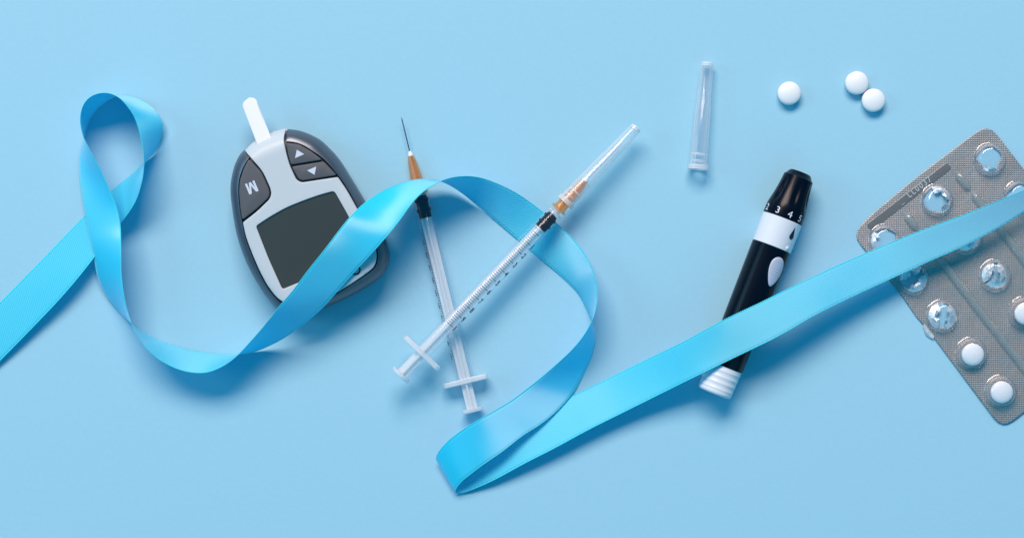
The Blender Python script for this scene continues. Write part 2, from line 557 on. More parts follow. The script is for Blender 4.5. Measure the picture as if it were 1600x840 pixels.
# (Lx, Ly, Rx, Ry, base, side): side 'R' -> right edge is the raised one, 'L' -> left edge, number -> that right-edge height
ST = [
 (-160, 632, -113, 676, 1, 3), (-90, 563, -43, 607, 1, 4), (0, 472, 47, 516, 1, 'R'), (65, 406, 112, 446, 1, 'R'), (132, 337, 172, 370, 0.8, 25),
 (176, 297, 208, 321, 0.6, 46), (208, 271, 221, 285, 0.6, 'R'), (228, 252, 224.5, 258, 0.6, 'R'), (245, 232, 224, 237, 7, 'R'),
 (254, 203, 218.5, 206, 13, 'R'), (252, 187, 212.5, 187, 13, 'R'), (240, 170, 207, 176, 10, 'R'), (222, 158, 200, 166, 6, 'R'),
 (203, 150.5, 191, 156, 3, 'R'), (187, 149, 182.5, 149.5, 0.6, 'R'), (174, 153.5, 168, 144.5, 0.6, 'R'), (156, 166, 149, 147, 0.6, 'R'),
 (143.5, 179.5, 134, 157, 0.6, 'R'), (136.5, 193, 126.5, 172, 0.6, 'R'), (132.5, 206, 124.5, 190, 0.8, 'R'), (130.5, 216, 127, 206, 1, 'R'),
 (127.5, 228, 132.5, 220, 2, 'R'), (124.5, 242, 140, 234, 3.5, 'R'), (123, 259, 152, 256, 6, 'R'), (123.5, 276, 164, 280, 9, 'R'),
 (127, 299, 175, 304, 13, 'R'), (131.5, 324, 184, 327, 17, 'R'), (136.5, 350, 189, 352, 20, 'R'), (142, 380, 190, 378, 22, 'R'),
 (147, 405, 190, 402, 20, 'R'), (153, 435, 190, 428, 14, 'R'), (169, 466, 193, 456, 7, 'R'), (186, 488, 198, 481, 1, 'R'),
 (197, 499, 203.5, 499, 0.6, 'R'), (207, 506.5, 207.5, 511, 0.6, 'R'), (222, 516.5, 215, 526, 0.6, 'R'), (241, 527, 229, 544, 0.6, 'R'),
 (270, 539, 253, 564, 0.6, 'R'), (297, 546, 285, 578.5, 0.6, 'R'), (325, 551, 318, 582, 0.6, 'R'), (350, 552.5, 343, 574, 0.6, 'R'),
 (368, 552.5, 361, 563, 0.6, 'R'), (381, 552.5, 374, 551.5, 0.6, 'R'), (398, 549, 388, 536.5, 0.8, 'R'), (420, 540, 404, 519, 8, 'R'),
 (445, 527, 421, 498, 24, 'R'), (475, 506, 438, 476, 46, 'R'), (505, 480, 460, 450, 62, 'R'), (527.5, 454.5, 482, 421, 72, 'R'),
 (552.5, 426.5, 506, 391, 77, 'R'), (577.5, 400, 527, 363, 86, 102), (601.5, 373, 549, 336, 92, 95), (623, 347, 574, 313, 90, 70),
 (645, 317, 605, 293.5, 42, 'L'), (664, 298, 638, 281.5, 29, 'L'), (682, 286.5, 668, 279, 24, 'L'), (695, 280, 690, 283.5, 18, 'L'),
 (710, 276, 706, 291.5, 13, 'L'), (730, 274.3, 723, 303, 9, 'L'), (752, 277, 741, 318, 6, 'L'), (776, 285.5, 761, 333.5, 4, 'L'),
 (801, 297.5, 782, 351, 3, 'L'), (825, 313, 804, 369.5, 23, 2.5), (849, 331, 829, 390.5, 17, 2), (872, 350, 850, 408, 17, 2),
 (893, 371, 869, 424, 24, 1.5), (911, 392, 885, 439, 36, 1), (924, 416, 898, 452.5, 1, 'L'), (931, 437, 907, 465, 0.8, 'L'),
 (933.5, 458, 915, 481, 0.8, 'L'), (932, 478, 921, 495, 0.8, 'L'), (926.5, 497, 926, 506, 0.8, 'L'), (918, 514, 929.5, 518, 0.8, 'L'),
 (907, 530.5, 930, 533, 0.8, 'L'), (892, 547.5, 926.5, 551, 0.8, 'L'), (876, 562.5, 919, 570, 1.2, 'L'), (859, 577.5, 908, 591, 3, 'L'),
 (840, 593.5, 893, 616, 39, 4), (820, 609, 872, 640, 38, 9), (798, 625.5, 846, 662, 41, 17), (772, 641, 816, 681, 46, 27),
 (748, 655, 787, 704, 47, 34), (722, 671, 756, 725, 42, 34), (701, 687, 733, 742.5, 34, 29), (687, 702, 718, 755, 25, 22),
 (679.5, 715, 710, 768, 14, 13), (681.5, 722, 712, 770.3, 6, 6), (692, 723, 725, 769, 1.5, 5), (715, 711, 748, 760.5, 0.8, 9),
 (745, 696.5, 777, 747, 0.8, 15), (790, 673, 820, 723.5, 0.8, 22), (840, 646.5, 869, 698.5, 0.8, 26), (892, 619, 919, 671.5, 1, 28),
 (950, 590.5, 976, 643, 4, 31), (1010, 561, 1037, 612.5, 20, 42), (1070, 532, 1094, 584.5, 46, 58), (1130, 499.5, 1154, 555.5, 64, 64),
 (1190, 471, 1214, 526.5, 64, 68), (1253, 440, 1275, 491.5, 58, 62), (1310, 413.5, 1333, 463, 52, 50), (1370, 387.5, 1390, 436.5, 46, 42),
 (1430, 363, 1450, 409, 50, 38), (1490, 341, 1509, 383, 54, 39), (1545, 319, 1563, 354, 58, 38), (1600, 296.5, 1614, 323, 60, 38),
 (1665, 268, 1675, 296, 60, 38), (1740, 236, 1748, 266, 60, 38),
]
rows6 = []
for (lx, ly, rx, ry, base, side) in ST:
    w = math.hypot(lx - rx, ly - ry)
    dz = math.sqrt(max(0.0, RW * RW - w * w))
    if side == 'R': zl, zr = base, base + dz
    elif side == 'L': zl, zr = base + dz, base
    else: zl, zr = base, side
    rows6.append((lx, ly, rx, ry, zl, zr))
dense = np.array(catmull(rows6, False, 1.2))
sig = 5.0
kk = np.arange(-16, 17)
g = np.exp(-0.5 * (kk / sig) ** 2); g /= g.sum()
pad = np.concatenate([np.repeat(dense[:1], 16, 0), dense, np.repeat(dense[-1:], 16, 0)])
sm = np.stack([np.convolve(pad[:, c], g, 'valid') for c in range(6)], 1)
Lp = np.array([W(r[0], r[1], max(r[4], 0.6)) for r in sm])
Rp = np.array([W(r[2], r[3], max(r[5], 0.6)) for r in sm])
mid = 0.5 * (Lp + Rp)
cum = np.concatenate([[0], np.cumsum(np.linalg.norm(np.diff(mid, axis=0), axis=1))])
tot = cum[-1]
NR = int(tot / (0.9 * S))
tt = np.linspace(0, tot, NR)
Lp = np.stack([np.interp(tt, cum, Lp[:, c]) for c in range(3)], 1)
Rp = np.stack([np.interp(tt, cum, Rp[:, c]) for c in range(3)], 1)
NA = 14
Tn = np.gradient(0.5 * (Lp + Rp), axis=0)
def ribbon_geo(v0, v1, na, half, lift=0.0, scallop=0.0):
    vs = np.linspace(v0, v1, na + 1)
    G = Lp[:, None, :] * (1 - vs)[None, :, None] + Rp[:, None, :] * vs[None, :, None]
    du = np.gradient(G, axis=0)
    dv = np.gradient(G, axis=1)
    n = np.cross(dv, du)                      # towards the twill face
    n /= np.maximum(np.linalg.norm(n, axis=2), 1e-12)[..., None]
    # soft undulation of the cloth, fading out at the edges of the sheet
    U = np.array([[noise.noise(Vector((tt[i] * 26, v * 1.1, 3.1))) for v in vs] for i in range(0, NR, 8)])
    U = np.stack([np.interp(np.arange(NR), np.arange(0, NR, 8), U[:, c]) for c in range(na + 1)], 1)
    G = G + n * (U * 1.6 * S)[..., None]
    if scallop:
        wv = (Rp - Lp); wv /= np.maximum(np.linalg.norm(wv, axis=1), 1e-12)[:, None]
        ph = np.sin(2 * math.pi * tt / (3.4 * S)) * scallop * S
        e = 0 if v0 < 0.5 else na
        G[:, e, :] += wv * (ph * (-1 if v0 < 0.5 else 1))[:, None]
    G[..., 2] = np.maximum(G[..., 2], 0.45 * S)
    top = G + n * half
    bot = G - n * half
    V = np.concatenate([top.reshape(-1, 3), bot.reshape(-1, 3)])
    c = na + 1
    o = NR * c
    F, MI, UV = [], [], []
    uu = tt; vv = vs * RW * S
    def uvq(*ids):
        for q in ids:
            q = q % o
            UV.append((uu[q // c], vv[q % c]))
    for i in range(NR - 1):
        for j in range(na):
            a, b, d, e = i * c + j, i * c + j + 1, (i + 1) * c + j + 1, (i + 1) * c + j
            f1 = (a, b, d, e); F.append(f1); MI.append(0); uvq(*f1)
            f2 = (o + a, o + e, o + d, o + b); F.append(f2); MI.append(1); uvq(*f2)
        for j, fl in ((0, False), (na, True)):
            a, e = i * c + j, (i + 1) * c + j
            f = (a, e, o + e, o + a) if not fl else (e, a, o + a, o + e)
            F.append(f); MI.append(0); uvq(*f)
    return V, F, MI, UV
def ribbon_part(name, v0, v1, na, half, mats, parent=None, scallop=0.0):
    V, F, MI, UV = ribbon_geo(v0, v1, na, half, scallop=scallop)
    me = bpy.data.meshes.new(name)
    me.from_pydata(V.tolist(), [], F)
    for m in mats: me.materials.append(m)
    me.polygons.foreach_set('material_index', MI)
    me.polygons.foreach_set('use_smooth', [True] * len(F))
    ul = me.uv_layers.new(name="UVMap")
    ul.data.foreach_set('uv', np.array(UV).ravel())
    o = bpy.data.objects.new(name, me)
    COL.objects.link(o)
    if parent: o.parent = parent
    return o
rib = ribbon_part("ribbon", 0.012, 0.988, NA, 0.28 * S, [M_TWILL, M_SATIN])
tag(rib, "long cyan satin ribbon looped at left and winding across everything to the right edge", "ribbon")
ribbon_part("selvedge", 0.0, 0.03, 2, 0.36 * S, [M_EDGE, M_EDGE], rib, scallop=0.35)
ribbon_part("selvedge", 0.97, 1.0, 2, 0.36 * S, [M_EDGE, M_EDGE], rib, scallop=0.35)

# ------------------------------------------------------------------ glucose meter
OUT = [(447, 200.5), (470, 204), (495.7, 215.5), (513, 230.5), (530, 250), (547, 277), (560, 298), (573.5, 321), (588, 347), (598, 365),
       (604.5, 383), (607.4, 402), (602, 421), (587, 438), (547, 462.5), (507, 480.5), (480, 489.5), (460, 492.5), (445, 490), (430, 482),
       (418, 468), (406, 451.5), (384, 412), (368, 366), (360, 319), (358.3, 290), (363, 263), (371, 244), (379.5, 233.5),
       (388.6, 224), (401, 214.5), (413, 208.5), (425, 204.5), (436, 201.5)]
OUTD = catmull(OUT, True, 3.0)
RIM_OUT = catmull(OUT[:29], False, 3.0)
RIM_IN = catmull([(391.8, 246.8), (382, 263), (375.7, 282), (374.6, 301.4), (376.8, 327), (380, 345), (385, 370), (394, 395), (406, 423),
       (418, 446), (430, 462), (441, 472), (455, 477), (475, 476), (500, 469), (527, 458.7), (549, 445.5), (572, 430.5), (587, 418),
       (591.5, 403), (590, 388), (584, 370), (574, 350), (560, 324), (545, 297), (530, 275), (508.6, 250.3), (489, 236), (470, 225.5), (448.5, 222)], False, 3.0)
FACE = [(381, 233.5), (388.6, 224.6), (401, 215), (413, 209), (425, 205), (436, 202), (445.3, 201), (445, 220), (450.5, 245), (455, 260),
        (465, 281.5), (473, 286), (529.5, 277.5), (544, 299), (558.5, 325), (572.5, 351), (582.5, 371), (588.5, 389), (590, 403), (586, 417),
        (571, 429), (549, 443.8), (527, 457), (500, 467.3), (475, 474.3), (456, 475.3), (442, 470.3), (431.5, 461), (419.5, 445), (407.5, 422),
        (395.5, 394), (386.5, 369.5), (382, 348), (404, 331), (423.5, 312), (426.5, 304), (425, 295), (413, 268.5), (393.5, 246.5)]
face_r = [1.5, 4, 4, 4, 4, 4, 1.5, 6, 10, 6, 5, 5, 1.5, 8, 8, 8, 8, 8, 8, 6, 8, 8, 8, 8, 8, 8, 6, 6, 8, 8, 8, 8, 1.5, 8, 5, 5, 5, 10, 2]
SCREEN = [(402.3, 353.5), (425, 338.5), (450, 324.5), (480, 312.5), (505, 304), (524, 299), (547, 339.5), (571, 397), (510, 424), (443.5, 451.5), (422, 404)]
scr_r = [4, 10, 10, 10, 10, 5, 10, 5, 10, 4, 10]
BM = [(391.5, 249), (383.5, 264), (377.2, 283), (376, 301), (378, 327), (381, 344), (402, 328), (421, 310.5), (423.8, 304), (422.5, 296), (411, 270)]
BU = [(449.3, 224), (470, 227), (488, 237.5), (505.5, 250.8), (457, 258.5), (453, 245)]
BD = [(457.8, 261.3), (507.5, 253.2), (528, 274.3), (474, 283), (468.5, 280)]
ZR = 70.0
MB = W(480, 350, 0)
def meter_map(x, y, z):
    p = W(x, y, 52)
    return (p.x - MB.x, p.y - MB.y, z * S)
OUT_A = np.array(OUTD)
def shell_z(P):
    d = seg_dist(P, OUTD)
    ins = inside(P, OUTD)
    d = np.where(ins, d, 0)
    t = np.clip(d / 24.0, 0, 1)
    z = 36 + 34 * np.sqrt(np.maximum(0, 1 - (1 - t) ** 2))
    return z
def face_z(P, d):
    z = shell_z(P) + 0.8
    # slot end: the pale nose slopes down towards the strip
    nose = (P[:, 0] - 480) * -0.40 + (P[:, 1] - 350) * -0.917      # distance towards the nose
    f = np.clip((nose - 118) / 32.0, 0, 1)
    return z - 9 * f * f
meter = empty("glucose_meter", MB)
tag(meter, "dark grey and silver blood glucose meter with an off screen, partly under the ribbon", "glucose meter")
# lower shell
V, F = [], []
cxy = OUT_A.mean(0)
def inset(P, d):
    A = np.array(P)
    t = np.roll(A, -2, 0) - np.roll(A, 2, 0)
    t /= np.linalg.norm(t, axis=1)[:, None]
    nrm = np.stack([-t[:, 1], t[:, 0]], 1)
    if ((cxy - A) * nrm).sum() < 0: nrm = -nrm
    return A + nrm * d
secs = [(0.3, 14), (2, 10), (8, 5), (18, 1.6), (30, 0.2), (36.2, 0.0), (37, 3.0), (50, 8), (58, 14)]
for z, d in secs:
    for p in inset(OUTD, d): V.append(meter_map(p[0], p[1], z))
n = len(OUTD)
for i in range(len(secs) - 1):
    for k in range(n):
        F.append((i * n + k, i * n + (k + 1) % n, (i + 1) * n + (k + 1) % n, (i + 1) * n + k))
F.append(tuple(range(n))); F.append(tuple((len(secs) - 1) * n + k for k in range(n)))
mesh_obj("body", V, F, M_SHELL, meter, auto=40)
plate("rim", RIM_OUT + RIM_IN, M_SHELL, meter, lambda P, d: shell_z(P), meter_map, grid=4, bevel=1.0, skirt=10, drop=0.0, auto=60)
plate("gap_shade_sheet", inset(OUTD, 9).tolist(), M_GAP, meter, lambda P, d: face_z(P, d) - 5.5, meter_map, grid=8, bevel=1, skirt=3, drop=0)  # added black sheet, stands in for the shade deep in the gaps
plate("faceplate", round_poly(FACE, 4, 2.0, face_r), M_FACE, meter, face_z, meter_map, holes=[round_poly(SCREEN, 4, 2.0, scr_r)], grid=5, bevel=0.9, skirt=9, drop=0.9)
plate("screen", round_poly([tuple(p) for p in SCREEN], 5, 2.0, [s + 1 for s in scr_r]), M_LCD, meter, lambda P, d: np.full(len(P), 68.2), meter_map, grid=10, bevel=0.6, skirt=4, drop=0.0)
bz = lambda P, d: shell_z(P) + 1.3 + 1.2 * np.clip(d / 14, 0, 1)
bm_ = plate("mode_button", round_poly(BM, 4, 1.6), M_BTN, meter, bz, meter_map, grid=4, bevel=0.9, skirt=7, drop=0.9)
bu_ = plate("arrow_button", round_poly(BU, 4, 1.6), M_BTN, meter, bz, meter_map, grid=4, bevel=0.9, skirt=7, drop=0.9)
bd_ = plate("arrow_button", round_poly(BD, 4, 1.6), M_BTN, meter, bz, meter_map, grid=4, bevel=0.9, skirt=7, drop=0.9)
bu_['label'] = "upper arrow key with a triangle pointing up"
bd_['label'] = "lower arrow key with a triangle pointing down"
def flat_mark(name, pts, faces, c, ang, zoff, mat, parent):
    """flat print laid on the meter; pts in plan units (y up) about c, turned by ang"""
    ca, sa = math.cos(ang), math.sin(ang)
    P = np.array([(c[0] + x * ca - y * sa, c[1] - (x * sa + y * ca)) for x, y in pts])
    dloc = np.full(len(P), 14.0)
    Z = shell_z(P) + zoff
    return mesh_obj(name, [meter_map(p[0], p[1], z) for p, z in zip(P, Z)], faces, mat, parent, smooth=False)
tv = [(-7.8, -8.8), (-7.8, 8.8), (-3.6, 8.8), (0, -2.6), (3.6, 8.8), (7.8, 8.8), (7.8, -8.8), (4.5, -8.8), (4.5, 2.2), (1.6, -8.4), (-1.6, -8.4), (-4.5, 2.2), (-4.5, -8.8)]
tf = [tuple(range(len(tv)))]
flat_mark("letter_mark", tv, tf, (396.3, 293.7), R(203), 2.75, M_PRINT, bm_)
flat_mark("triangle_mark", [(-7.8, -3.8), (7.8, -3.8), (0, 7.0)], [(0, 1, 2)], (469, 241.8), R(23.5), 2.7, M_PRINT, bu_)
flat_mark("triangle_mark", [(-7.8, 3.8), (7.8, 3.8), (0, -7.0)], [(0, 2, 1)], (490.8, 267.8), R(23.5), 2.7, M_PRINT, bd_)
ring = []
for k in range(32):
    a = 2 * math.pi * k / 32
    ring.append((8.2 * math.cos(a), 8.2 * math.sin(a)))
    ring.append((5.4 * math.cos(a), 5.4 * math.sin(a)))
flat_mark("printed_mark", ring, [(2 * k, (2 * k + 2) % 64, (2 * k + 3) % 64, 2 * k + 1) for k in range(32)], (557, 421.5), 0, 0.95, M_BLACKPRINT, meter)
# slot lips beside the strip
V, F = [], []
for (a, b) in (((395.5, 217), (404.5, 229)), ((420.5, 204.8), (426, 218))):
    d = np.array(b) - np.array(a); d = d / np.linalg.norm(d); nn = np.array([-d[1], d[0]])
    i0 = len(V)
    for q, w_ in ((a, 1.9), (b, 0.3)):
        for s_ in (-1, 1):
            pp = np.array(q) + nn * w_ * s_
            zz = face_z(pp[None, :], None)[0] + 0.25
            V.append(meter_map(pp[0], pp[1], zz))
    F.append((i0, i0 + 1, i0 + 3, i0 + 2))
mesh_obj("slot_edge", V, F, M_BTN, meter, smooth=False)
# test strip
tip, basep = np.array([387.0, 154.0]), np.array([420, 236.0])
ax = (basep - tip) / np.linalg.norm(basep - tip)
nx = np.array([-ax[1], ax[0]])
Ls = np.linalg.norm(basep - tip)
prof = [(9, -11.7), (Ls, -12.0), (Ls, 12.0), (9, 11.7), (4, 10.2), (1.2, 7.0), (-0.6, 3.5), (-0.4, -0.5), (1.4, -3.0), (1.0, -5.0), (2.6, -7.6), (5.0, -10.4)]
prof = [tip + ax * a - nx * b for a, b in prof]
sb = W(basep[0], basep[1], 45)
sb.z = 0
tstrip = plate("test_strip", prof, M_WHITE, None,
      lambda P, d: 48 + 12 * np.clip(((P - tip) @ ax) / Ls, 0, 1),
      lambda x, y, z: (W(x, y, 50).x - sb.x, W(x, y, 50).y - sb.y, z * S), grid=8, bevel=0.5, skirt=1.6, drop=0.3)
tstrip.location = sb
tag(tstrip, "narrow white test strip sticking out of the top of the glucose meter", "test strip")

# ------------------------------------------------------------------ syringes
def cyl_print(name, items, radius, mat, parent, roll):
    """items: list of (verts, faces, x0, a0): glyph y runs along +X, glyph x runs round the barrel to the right"""
    V, F = [], []
    for gv, gf, x0, a0 in items:
        i0 = len(V)
        for gx, gy in gv:
            a = a0 + roll + gx / radius
            V.append(((x0 + gy) * S, -radius * S * math.sin(a), radius * S * math.cos(a)))
        F += [tuple(i0 + k for k in f) for f in gf]
    return mesh_obj(name, V, F, mat, parent, smooth=False)

DIG = {c: text_geo(c, 12.5, 0.03) for c in ("1", "9", "8", "7", "6", "5", "4", "3", "2", "0")}

def syringe(p_thumb, p_hub, L, roll, capped, label):
    """x = 0 at the thumb plate face, L = dict of stations in units"""
    t = axis_empty("syringe", p_thumb, p_hub)
    tag(t, label, "syringe", "small disposable syringes")
    r0 = 13.2
    xf, xb, xn, xh = L['flange'], L['barrel_end'], L['nozzle'], L['hub_end']
    # barrel
    lathe("barrel", [(xf, r0), (xb - 4, r0), (xb - 1, r0 - 2), (xb, 6.5), (xb + 1, 4.6), (xn, 3.8)], M_BARREL, t, caps=False)
    lathe("nozzle", [(xb - 4.5, 11.6), (xb - 1.5, 10.4), (xb - 0.5, 6.2), (xn - 8, 4.6)], M_ROD, t, n=32, caps=False)
    # finger flange: flat bar with rounded ends
    V, F = [], []
    prof = []
    for k in range(9):
        a = -math.pi / 2 + math.pi * k / 8
        prof.append((L['fw'] / 2 - 6 + 6 * math.cos(a), 11.5 * math.sin(a)))
    for k in range(9):
        a = math.pi / 2 + math.pi * k / 8
        prof.append((-L['fw'] / 2 + 6 + 6 * math.cos(a), 11.5 * math.sin(a)))
    n_ = len(prof)
    for x in (xf - 4.2, xf + 4.2):
        for (y, z) in prof: V.append((x * S, y * S, z * S))
    for k in range(n_): F.append((k, (k + 1) % n_, n_ + (k + 1) % n_, n_ + k))
    F.append(tuple(reversed(range(n_)))); F.append(tuple(range(n_, 2 * n_)))
    bevel_obj(mesh_obj("finger_flange", V, F, M_MILK, t, auto=40), 1.6, 3)
    # plunger
    xs = L['stopper']
    V, F = [], []
    box_geo(V, F, ((3 + xs) / 2, 0, 0), (xs - 3, 17, 3.2))
    box_geo(V, F, ((3 + xs) / 2, 0, 0), (xs - 3, 3.2, 17))
    pl = mesh_obj("plunger", V, F, M_ROD, t, smooth=False)
    lathe("thumb_plate", [(-3, 3), (-3, 15.8), (-1.6, 17), (1.6, 17), (3, 15.8), (3, 3)], M_MILK, pl, n=36)
    for xx in (xs - 3.0,):
        lathe("rod_disc", [(xx, 1), (xx, 9), (xx + 2, 9), (xx + 2, 1)], M_ROD, pl, n=28)
    st = L['stop_len']
    lathe("stopper", [(xs, 2), (xs, 9.4), (xs + st * .24, 9.6), (xs + st * .28, 11.3), (xs + st * .38, 11.3), (xs + st * .42, 9.4),
                      (xs + st * .66, 9.4), (xs + st * .70, 11.3), (xs + st * .80, 11.3), (xs + st * .84, 9.2), (xs + st * .97, 8.2), (xs + st, 3.0)], M_RUBBER, pl, n=40, auto=60)
    # scale
    tick, num = [], []
    x0, x1 = L['scale']
    N = 50
    for i in range(N + 1):
        x = x0 + (x1 - x0) * i / N
        big = i % 5 == 0
        a0, a1 = (-4.5, 8.8) if big else (-4.5, 4.5)
        w_ = 0.46 if big else 0.38
        seg = 6
        gv = []
        for k in range(seg + 1):
            gx = a0 + (a1 - a0) * k / seg
            gv += [(gx, -w_), (gx, w_)]
        tick.append((gv, [(2 * k, 2 * k + 2, 2 * k + 3, 2 * k + 1) for k in range(seg)], x, 0.0))
    cyl_print("graduation_marks", tick, r0 + 0.12, M_GREYPRINT, t, roll + R(-4))
    for i, c in enumerate("1987654321"):
        x = x0 + (x1 - x0) * i / 10
        num.append((DIG[c][0], DIG[c][1], x, R(56)))
    cyl_print("scale_numbers", num, r0 + 0.14, M_BLACKPRINT, t, roll)
    # needle hub
    def hubr(x, r, a):
        return r + (0.9 * max(0.0, math.cos(4 * a)) ** 4 if L['rib0'] < x < xh - 3 else 0)
    lathe("needle_hub", [(xn - 10, 5.2), (xn - 10, 12.6), (xn - 6.5, 12.8), (xn - 5.5, 10.0), (xn + 4, 9.2), (xn + 12, 8.6), (xh - 18, 6.6), (xh - 8, 5.2), (xh - 1, 4.4), (xh, 3.2)], M_AMBER, t, n=40, rf=hubr)
    lathe("hub_core", [(xn - 9, 4.0), (xh - 12, 3.4), (xh - 2, 2.2)], M_AMBER, t, n=20)
    nd = lathe("needle", [(xh - 16, 1.0), (L['tip'] - 5, 0.95), (L['tip'], 0.25)], M_STEEL, t, n=10)
    lathe("needle_glue", [(xh - 2, 4.2), (xh + 2, 3.9), (xh + 5, 2.4), (xh + 6.5, 1.1)], M_WHITE, t, n=24)
    if capped:
        needle_cap_geo(t, L['cap0'], L['cap1'], "needle_cap")
    return t

def needle_cap_geo(parent, x0, x1, name, q=1.0):
    """open end with collar at x0, closed end at x1"""
    ln = x1 - x0
    prof = [(x0, 14.2), (x0 + 6.5, 14.2), (x0 + 7.2, 12.4), (x0 + 30, 11.9), (x0 + ln * .60, 10.6), (x0 + ln * .61, 9.9), (x1 - 5, 9.0), (x1 - 1.2, 8.6), (x1, 7.4)]
    def rf(x, r, a):
        return r + (0.5 * max(0, math.cos(4 * a)) ** 8 if x0 + 8 < x < x1 - 8 else 0)
    g = lambda P: [(x, r * q) for x, r in P]
    o = lathe(name, g(prof), M_CAP, parent, n=48, rf=rf, caps=False)
    lathe("cap_inner_wall", g([(x0 + 0.5, 11.2), (x0 + 22, 10.6), (x0 + 23, 8.6), (x0 + ln * .70, 7.2), (x1 - 9, 6.2), (x1 - 7, 3)]), M_CAP, parent, n=32, caps=False)
    lathe("cap_end", g([(x1 - 6, 2), (x1 - 6, 7.6), (x1 - 1.5, 7.6), (x1 - 0.3, 6.6), (x1 - 0.3, 1)]), M_MILK, parent, n=32)
    lathe("cap_collar", g([(x0 - 0.4, 11.5), (x0 - 0.4, 14.6), (x0 + 6.0, 14.6), (x0 + 6.9, 13.0)]), M_MILK, parent, n=40, caps=False)
    lathe("cap_ring", g([(x0 + 22.5, 12.1), (x0 + 23.5, 12.35), (x0 + 24.5, 12.1)]), M_MILK, parent, n=40, caps=False)
    lathe("cap_ring", g([(x0 + 12, 10.6), (x0 + 13, 10.9), (x0 + 14, 10.6)]), M_MILK, parent, n=40, caps=False)
    return o

# uncapped one, lying under the ribbon
syringe(W(738.5, 640, 17.6), W(640.5, 238, 13.5),
        dict(flange=46.5, barrel_end=346, nozzle=356, hub_end=407, stopper=307, stop_len=38, scale=(88, 290), fw=71, rib0=352, tip=468),
        R(-128), False, "uncapped syringe with a bare needle on an orange hub, lying under the ribbon")
# capped one, on top
syringe(W(626.5, 585, 47), W(866.5, 333.2, 39),
        dict(flange=46.5, barrel_end=346, nozzle=360, hub_end=412, stopper=311, stop_len=29, scale=(108, 300), fw=73, rib0=384, tip=492, cap0=365, cap1=527),
        R(0), True, "capped syringe lying across the other syringe and over the ribbon, needle covered")
# loose cap
lc = axis_empty("needle_cap", W(1090.5, 264.5, 16.6), W(1105, 98.5, 13.0))
tag(lc, "loose clear plastic needle cap lying alone on the paper left of the pills", "needle cap")
needle_cap_geo(lc, 0, 167, "cap_shell", 1.13)

# ------------------------------------------------------------------ lancing pen
PB, PT = W(1115.5, 614.5, 29), W(1251, 269.5, 31)
pen = axis_empty("lancing_pen", PB, PT)
tag(pen, "black and white lancing pen with depth numbers, crossed by the ribbon", "lancing pen")
plen = (PT - PB).length / S
xw1, xw2, xc = plen - 123, plen - 77, plen     # white collar from xw1 to xw2; cap to xc
# end cap with ribs
pr = [(0, 4), (0, 22), (1.0, 25.2), (3.0, 26.8), (6, 27.0)]
for k in range(4):
    x = 7.5 + k * 9.5
    pr += [(x, 26.6 + .3 * k), (x + 1.2, 27.3 + .3 * k), (x + 3.2, 27.5 + .3 * k), (x + 4.4, 26.9 + .3 * k)]
pr += [(45, 28.4), (45, 10)]
lathe("end_cap", pr, M_PENWHITE, pen, n=56, auto=50)
body = lathe("body", [(44.8, 12), (44.8, 28.6), (46, 29.2), (120, 30.2), (xw1 - 1.0, 31.0), (xw1 - .4, 30.4), (xw1 - .4, 12)], M_BLACK, pen, n=64)
lathe("collar", [(xw1, 12), (xw1, 30.6), (xw1 + .6, 31.2), (xw2 - .6, 31.8), (xw2, 31.2), (xw2, 12)], M_PENWHITE, pen, n=64)
CR = [(xw2 + .4, 12), (xw2 + .4, 31.0), (xw2 + 1.2, 31.8), (xw2 + 14, 31.6), (xw2 + 20, 30.8)]
for k in range(1, 15):
    f = k / 14
    CR.append((xw2 + 20 + (xc - 9 - xw2 - 20) * f, 30.8 - 7.4 * f - 1.0 * math.sin(math.pi * f)))
CR += [(xc - 8.0, 21.9), (xc - 1.4, 17.4), (xc - 0.6, 16.6), (xc, 15.4), (xc, 4)]
def capr(x, r, a):
    f = (x - (xw2 + 20)) / max(1.0, (xc - 14 - xw2 - 20))
    if 0 < f < 1:
        s = math.sin(math.pi * f) ** 0.8
        q = max(0.0, math.cos(6 * (a - R(8)))) ** 2.2
        return r - 2.6 * s * q
    return r
dc = lathe("depth_cap", CR, M_BLACK, pen, n=120, rf=capr, auto=42)
def on_cyl(name, gv, gf, x0, off, radius, mat, parent, sub=False):
    """glyph whose up is +X (towards the tip) and whose right is image right; off = sideways units"""
    a0 = math.asin(max(-.99, min(.99, off / radius)))
    V = []
    for gx, gy in gv:
        a = a0 + gx / radius
        V.append(((x0 + gy) * S, -radius * S * math.sin(a), radius * S * math.cos(a)))
    return mesh_obj(name, V, gf, mat, parent, smooth=True)
for c, off in (("2", -29.8), ("3", -15.0), ("4", 4.8), ("5", 22.2)):
    gv, gf = text_geo(c, 14.5)
    o = on_cyl("digit", [(x * 1.06, y) for x, y in gv], gf, xw2 + 8.2, off, 31.95, M_WHITE, dc)
    o['label'] = "white depth number " + c
# drop mark
gv = [(0, 10.5)]
for k in range(17):
    a = R(28) - (R(180) + R(56)) * k / 16
    gv.append((4.6 * math.cos(a), -5.4 + 4.6 * math.sin(a)))
on_cyl("drop_mark", gv, [tuple(range(len(gv)))], xw2 - 16.5, 20.0, 31.9, M_BLACKPRINT, pen)
# pip at the lower rim of the collar
V, F = [], []
a0 = math.asin(20.5 / 31)
for i in range(5):
    for k in range(14):
        rr = 3.7 * math.cos(R(22.5 * i)); hh = 1.7 * math.sin(R(22.5 * i))
        th = 2 * math.pi * k / 14
        a = a0 + rr * math.cos(th) / 31.2
        V.append(((xw1 + 5.2 + rr * math.sin(th)) * S, -(31.1 + hh) * S * math.sin(a), (31.1 + hh) * S * math.cos(a)))
for i in range(4):
    for k in range(14):
        F.append((i * 14 + k, i * 14 + (k + 1) % 14, i * 14 + 14 + (k + 1) % 14, i * 14 + 14 + k))
mesh_obj("pip", V, F, M_PENWHITE, pen)
